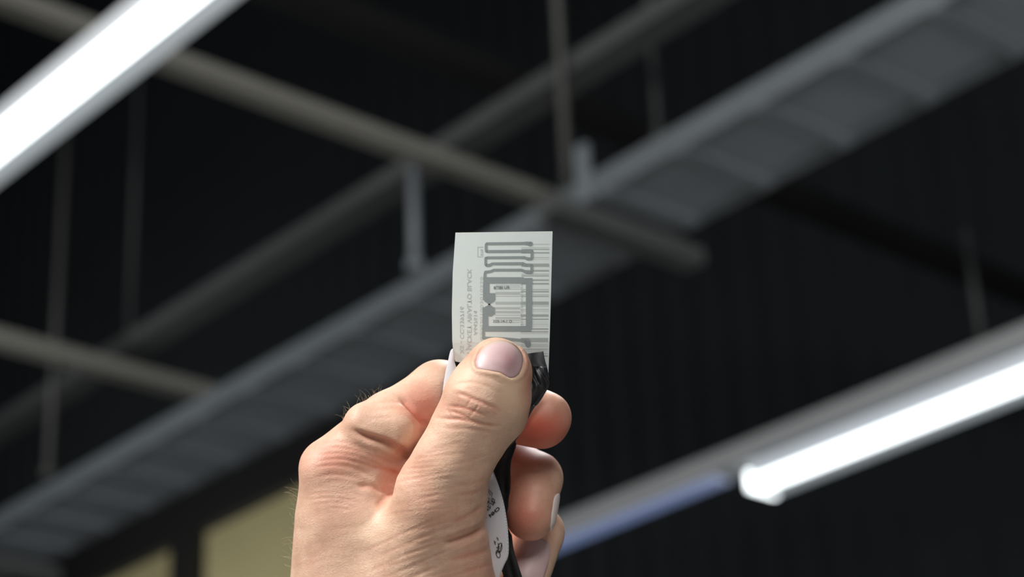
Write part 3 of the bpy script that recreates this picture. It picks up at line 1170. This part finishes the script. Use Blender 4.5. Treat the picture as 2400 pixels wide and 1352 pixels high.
# white satin care label, folded, running down behind the thumb -----------
CLAB = [  # left edge (u,v,z), right edge (u,v,z)
    ((1060, 817, 0.2), (1064, 819, 0.4)), ((1055, 824, -0.6), (1067, 836, 0.2)), ((1050, 846, -1.6), (1066, 850, -0.2)), ((1043, 878, -2.4), (1079, 886, -0.6)),
    ((1037, 925, -3.0), (1092, 930, -1.2)), ((1036, 975, -2.6), (1110, 985, -3.0)), ((1045, 1030, -3), (1130, 1040, -3.6)), ((1062, 1085, -4), (1152, 1094, -3)),
    ((1075, 1130, -4.5), (1166, 1130, -2.0)), ((1085, 1170, -5), (1179, 1172, -1.6)), ((1092, 1210, -5), (1187, 1214, -1.8)), ((1098, 1250, -5.4), (1191, 1252, -2.2)),
    ((1104, 1300, -6), (1191.5, 1300, -3.0)), ((1106, 1330, -6), (1180, 1328, -3.6)), ((1110, 1360, -6.5), (1170, 1360, -4.5)), ((1110, 1420, -8), (1165, 1420, -6))]


def resample(arr, n):
    a = np.array(arr, float)
    t = np.linspace(0, len(a) - 1, n)
    i = np.minimum(t.astype(int), len(a) - 2)
    fr = t - i
    p0, p1, p2, p3 = a[np.maximum(i - 1, 0)], a[i], a[i + 1], a[np.minimum(i + 2, len(a) - 1)]
    fr = fr.reshape((-1,) + (1,) * (a.ndim - 1))
    return 0.5 * ((2 * p1) + (-p0 + p2) * fr + (2 * p0 - 5 * p1 + 4 * p2 - p3) * fr ** 2 + (-p0 + 3 * p1 - 3 * p2 + p3) * fr ** 3)


def ribbon(name, rows, mat, cols=14, n=90, thick=0.18, bulge=None, parent=None):
    A = resample(rows, n)          # n x 2 x 3
    g = []
    for j in range(n):
        for i in range(cols + 1):
            s = i / cols
            q = A[j, 0] * (1 - s) + A[j, 1] * s
            z = q[2] + (bulge(s, j / (n - 1)) if bulge else 0)
            g.append(P(q[0], q[1], z))
    g = np.array(g)
    w = cols + 1
    G = g.reshape(n, w, 3)
    du = np.gradient(G, axis=1)
    dv = np.gradient(G, axis=0)
    nr = np.cross(du, dv)
    nr /= np.maximum(np.linalg.norm(nr, axis=2, keepdims=True), 1e-9)
    G2 = G + nr * thick
    v = np.concatenate([G.reshape(-1, 3), G2.reshape(-1, 3)]) / 1000
    m = n * w
    f = []
    for j in range(n - 1):
        for i in range(cols):
            a = j * w + i
            f.append((a, a + w, a + w + 1, a + 1))
            f.append((a + m, a + 1 + m, a + w + 1 + m, a + w + m))
    rim = [i for i in range(w)] + [j * w + cols for j in range(1, n)] + [(n - 1) * w + i for i in range(cols - 1, -1, -1)] + [j * w for j in range(n - 2, 0, -1)]
    for i in range(len(rim)):
        a, b = rim[i], rim[(i + 1) % len(rim)]
        f.append((a, b, b + m, a + m))
    return mesh_obj(name, v, f, mat, parent, True), G


def weave(name, base, rough, scale, sheen=0.0, bump=0.4, dist=0.00005):
    m = material(name, base, rough)
    nt3 = m.node_tree
    b = nt3.nodes['Principled BSDF']
    b.inputs['Sheen Weight'].default_value = sheen
    tc3 = nt3.nodes.new('ShaderNodeTexCoord')
    mp3 = nt3.nodes.new('ShaderNodeMapping')
    mp3.inputs['Scale'].default_value = (scale, scale * 2.2, scale)
    mp3.inputs['Rotation'].default_value = (0, 0, 0.4)
    nz = nt3.nodes.new('ShaderNodeTexNoise')
    nz.inputs['Scale'].default_value = 1
    nz.inputs['Detail'].default_value = 3
    nt3.links.new(tc3.outputs['Object'], mp3.inputs['Vector'])
    nt3.links.new(mp3.outputs['Vector'], nz.inputs['Vector'])
    bp = nt3.nodes.new('ShaderNodeBump')
    bp.inputs['Strength'].default_value = bump
    bp.inputs['Distance'].default_value = dist
    nt3.links.new(nz.outputs['Fac'], bp.inputs['Height'])
    nt3.links.new(bp.outputs['Normal'], b.inputs['Normal'])
    return m


M_white = weave('white_satin', (0.66, 0.66, 0.70), 0.45, 2500, 0.1, 0.3)
M_satin = weave('black_satin', (0.02, 0.022, 0.026), 0.48, 2200, 0.0, 0.25)
M_fleece = weave('black_cloth', (0.006, 0.006, 0.007), 0.9, 1600, 0.06, 1.0, 0.0004)
care, GC = ribbon('care_label', CLAB, M_white, bulge=lambda s, t: 0.5 * math.sin(math.pi * s))
held(care)
tag(care, 'narrow white satin care label folded behind the thumb, black washing marks on it', 'label')
stitch = MB()
for j in range(50, 89):
    for e in (0.93,):
        r0 = (GC[j, 13] * .45 + GC[j, 14] * .55) / 1000
        r1 = GC[j, 14] / 1000
        stitch.tube(r0 + np.array([0, 0, .00008]), r1 + np.array([0, 0, .00008]), 0.00004, 5)
stitch.build('edge_stitching', material('white_thread', (0.50, 0.50, 0.53), 0.6), care, True)


def care_fn(u0, v0, u1, v1, hh, lift=0.35):
    d = np.array([u1 - u0, v1 - v0], float)
    e = d / np.linalg.norm(d)
    nn_ = np.array([-e[1], e[0]]) * -1
    flatG = GC.reshape(-1, 3)
    gu, gv = px(flatG)
    def fn(x, y_):
        q = np.array([u0, v0]) + d * x + nn_ * hh * y_ / 0.69
        wts = 1 / ((gu - q[0]) ** 2 + (gv - q[1]) ** 2 + 4) ** 2
        z = float((flatG[:, 2] * wts).sum() / wts.sum())
        return P(q[0], q[1], z + lift) / 1000
    return fn


M_print = material('black_print', (0.01, 0.01, 0.012), 0.5)
# text reads up to the right, upside down in the picture
text('printed_text', 'CHN', M_print, care_fn(1168, 1187, 1145, 1207, 7.4, .18), care, bold=.03)


def strokes(name, segs, wdt, parent, mat=None, lift=.18):
    mb = MB()
    for pts in segs:
        for a, b in zip(pts[:-1], pts[1:]):
            d = np.array(b, float) - np.array(a, float)
            ln = np.linalg.norm(d)
            if ln < 1e-6: continue
            nr = np.array([-d[1], d[0]]) / ln * wdt / 2
            e = d / ln * wdt * .3
            q = [np.array(a) - e + nr, np.array(b) + e + nr, np.array(b) + e - nr, np.array(a) - e - nr]
            vs = []
            for p_ in q:
                fn = care_z(p_)
                vs.append(tuple(P(p_[0], p_[1], fn + lift) / 1000))
            mb.add(vs, [(3, 2, 1, 0)])
    return mb.build(name, mat or M_print, parent)


_fg = GC.reshape(-1, 3)
_gu, _gv = px(_fg)


def care_z(q):
    wts = 1 / ((_gu - q[0]) ** 2 + (_gv - q[1]) ** 2 + 4) ** 2
    return float((_fg[:, 2] * wts).sum() / wts.sum())


def z6(*a): return [(1120 + x / 4.97, 1080 + y / 4.97) for x, y in a]


strokes('printed_characters', [
    z6((100, 310), (170, 380), (160, 420)), z6((85, 350), (125, 330)), z6((105, 340), (95, 400)), z6((85, 380), (120, 390)), z6((120, 350), (150, 400)),
    z6((100, 420), (135, 440), (120, 480)), z6((90, 460), (150, 500)), z6((100, 500), (140, 470)), z6((165, 430), (200, 460)), z6((150, 460), (205, 490)),
    z6((180, 440), (160, 490)), z6((195, 455), (180, 510)), z6((140, 490), (185, 520)), z6((150, 450), (175, 440)), z6((95, 520), (150, 550)), z6((110, 490), (95, 560)),
    z6((130, 500), (120, 570)), z6((150, 520), (135, 570)), z6((90, 545), (125, 580)), z6((80, 560), (100, 610)), z6((75, 590), (110, 570)), z6((85, 610), (105, 600)),
    z6((90, 655), (103, 665)), z6((160, 470), (195, 500)), z6((170, 505), (200, 475))], 1.1, care)


def circ(cx_, cy_, rx, ry, rot=0, n=18, a0=0, a1=360):
    out = []
    for i in range(n + 1):
        t = math.radians(a0 + (a1 - a0) * i / n)
        x, y_ = rx * math.cos(t), ry * math.sin(t)
        out.append((cx_ + x * math.cos(rot) - y_ * math.sin(rot), cy_ + x * math.sin(rot) + y_ * math.cos(rot)))
    return out


strokes('printed_emblem', [circ(1172, 1283, 4.6, 10.5, .12), circ(1167.5, 1298, 4.6, 9.0, -.25), z6((235, 960), (250, 1010), (215, 1080)), z6((280, 960), (250, 1070), (225, 1060)),
                           z6((215, 1010), (245, 1000)), z6((220, 890), (240, 925)), z6((190, 930), (205, 975)), z6((195, 950), (210, 945)), z6((225, 905), (235, 900))], 1.5, care)

# black satin strip twisting down the right side of the thumb ------------
SAT = [((1233, 829, 0.6), (1273, 823, 0.9)), ((1234, 846, 1.0), (1278, 846, 1.2)), ((1236, 866, 1.2), (1284, 868, 1.4)), ((1238, 886, 1.6), (1287, 890, 1.0)),
       ((1238, 905, 2.4), (1284, 910, 0.2)), ((1234, 930, 2.2), (1268, 935, -0.4)), ((1226, 960, 1.6), (1248, 962, -0.4)), ((1210, 995, 0.5), (1228, 1000, -1.0)),
       ((1190, 1030, -1.5), (1209, 1032, -2.5)), ((1172, 1056, -3), (1180, 1060, -3.5))]


def fold(s, t):
    return 0.75 * math.sin(7.5 * s + 9 * t) * (1 if t < .62 else .4) * (0.3 if t < .18 else 1) + 0.5 * math.sin(17 * s - 26 * t) * math.exp(-((t - .33) / .13) ** 2)


sat, _ = ribbon('satin_strip', SAT, M_satin, 24, 140, 0.2, fold)
held(sat)
tag(sat, 'crumpled glossy black satin strip squeezed out at the right of the thumb', 'label')
# knot of satin at the right edge
# black jacket cloth filling the gap between thumb and fingers
CLO = [((1060, 846, -1.2), (1100, 850, -1.2)), ((1066, 872, -1.4), (1110, 872, -1.4)), ((1080, 900, -1.8), (1150, 900, -1.8)), ((1090, 950, -3.4), (1180, 950, -3.6)),
       ((1120, 1000, -3.6), (1200, 1010, -4.2)), ((1130, 1050, -6.5), (1208, 1040, -6.8)), ((1135, 1090, -9), (1196, 1085, -9)), ((1150, 1140, -10), (1194, 1140, -11)),
       ((1155, 1200, -11), (1192, 1200, -12)), ((1162, 1260, -11), (1200, 1255, -14)), ((1172, 1300, -10), (1205, 1290, -11)), ((1180, 1352, -10), (1224, 1352, -10)),
       ((1190, 1400, -10), (1240, 1400, -10))]
clo, _ = ribbon('jacket_cloth', CLO, M_fleece, 22, 130, 0.5, lambda s, t: 0.5 * math.sin(14 * s + 11 * t) + 0.4 * math.sin(31 * t - 9 * s))
co_ = np.array([v.co[:] for v in clo.data.vertices]) * 1000
for _ in range(6):                      # keep the cloth clear of the flesh
    sd_ = sdf(co_)
    co_ += grad(co_) * np.clip(0.45 - sd_, 0, 2)[:, None]
for v, q in zip(clo.data.vertices, co_): v.co = Vector(tuple(map(float, q / 1000)))
held(clo)
tag(clo, 'matt black jacket cloth showing in the gap between thumb and curled fingers', 'cloth')
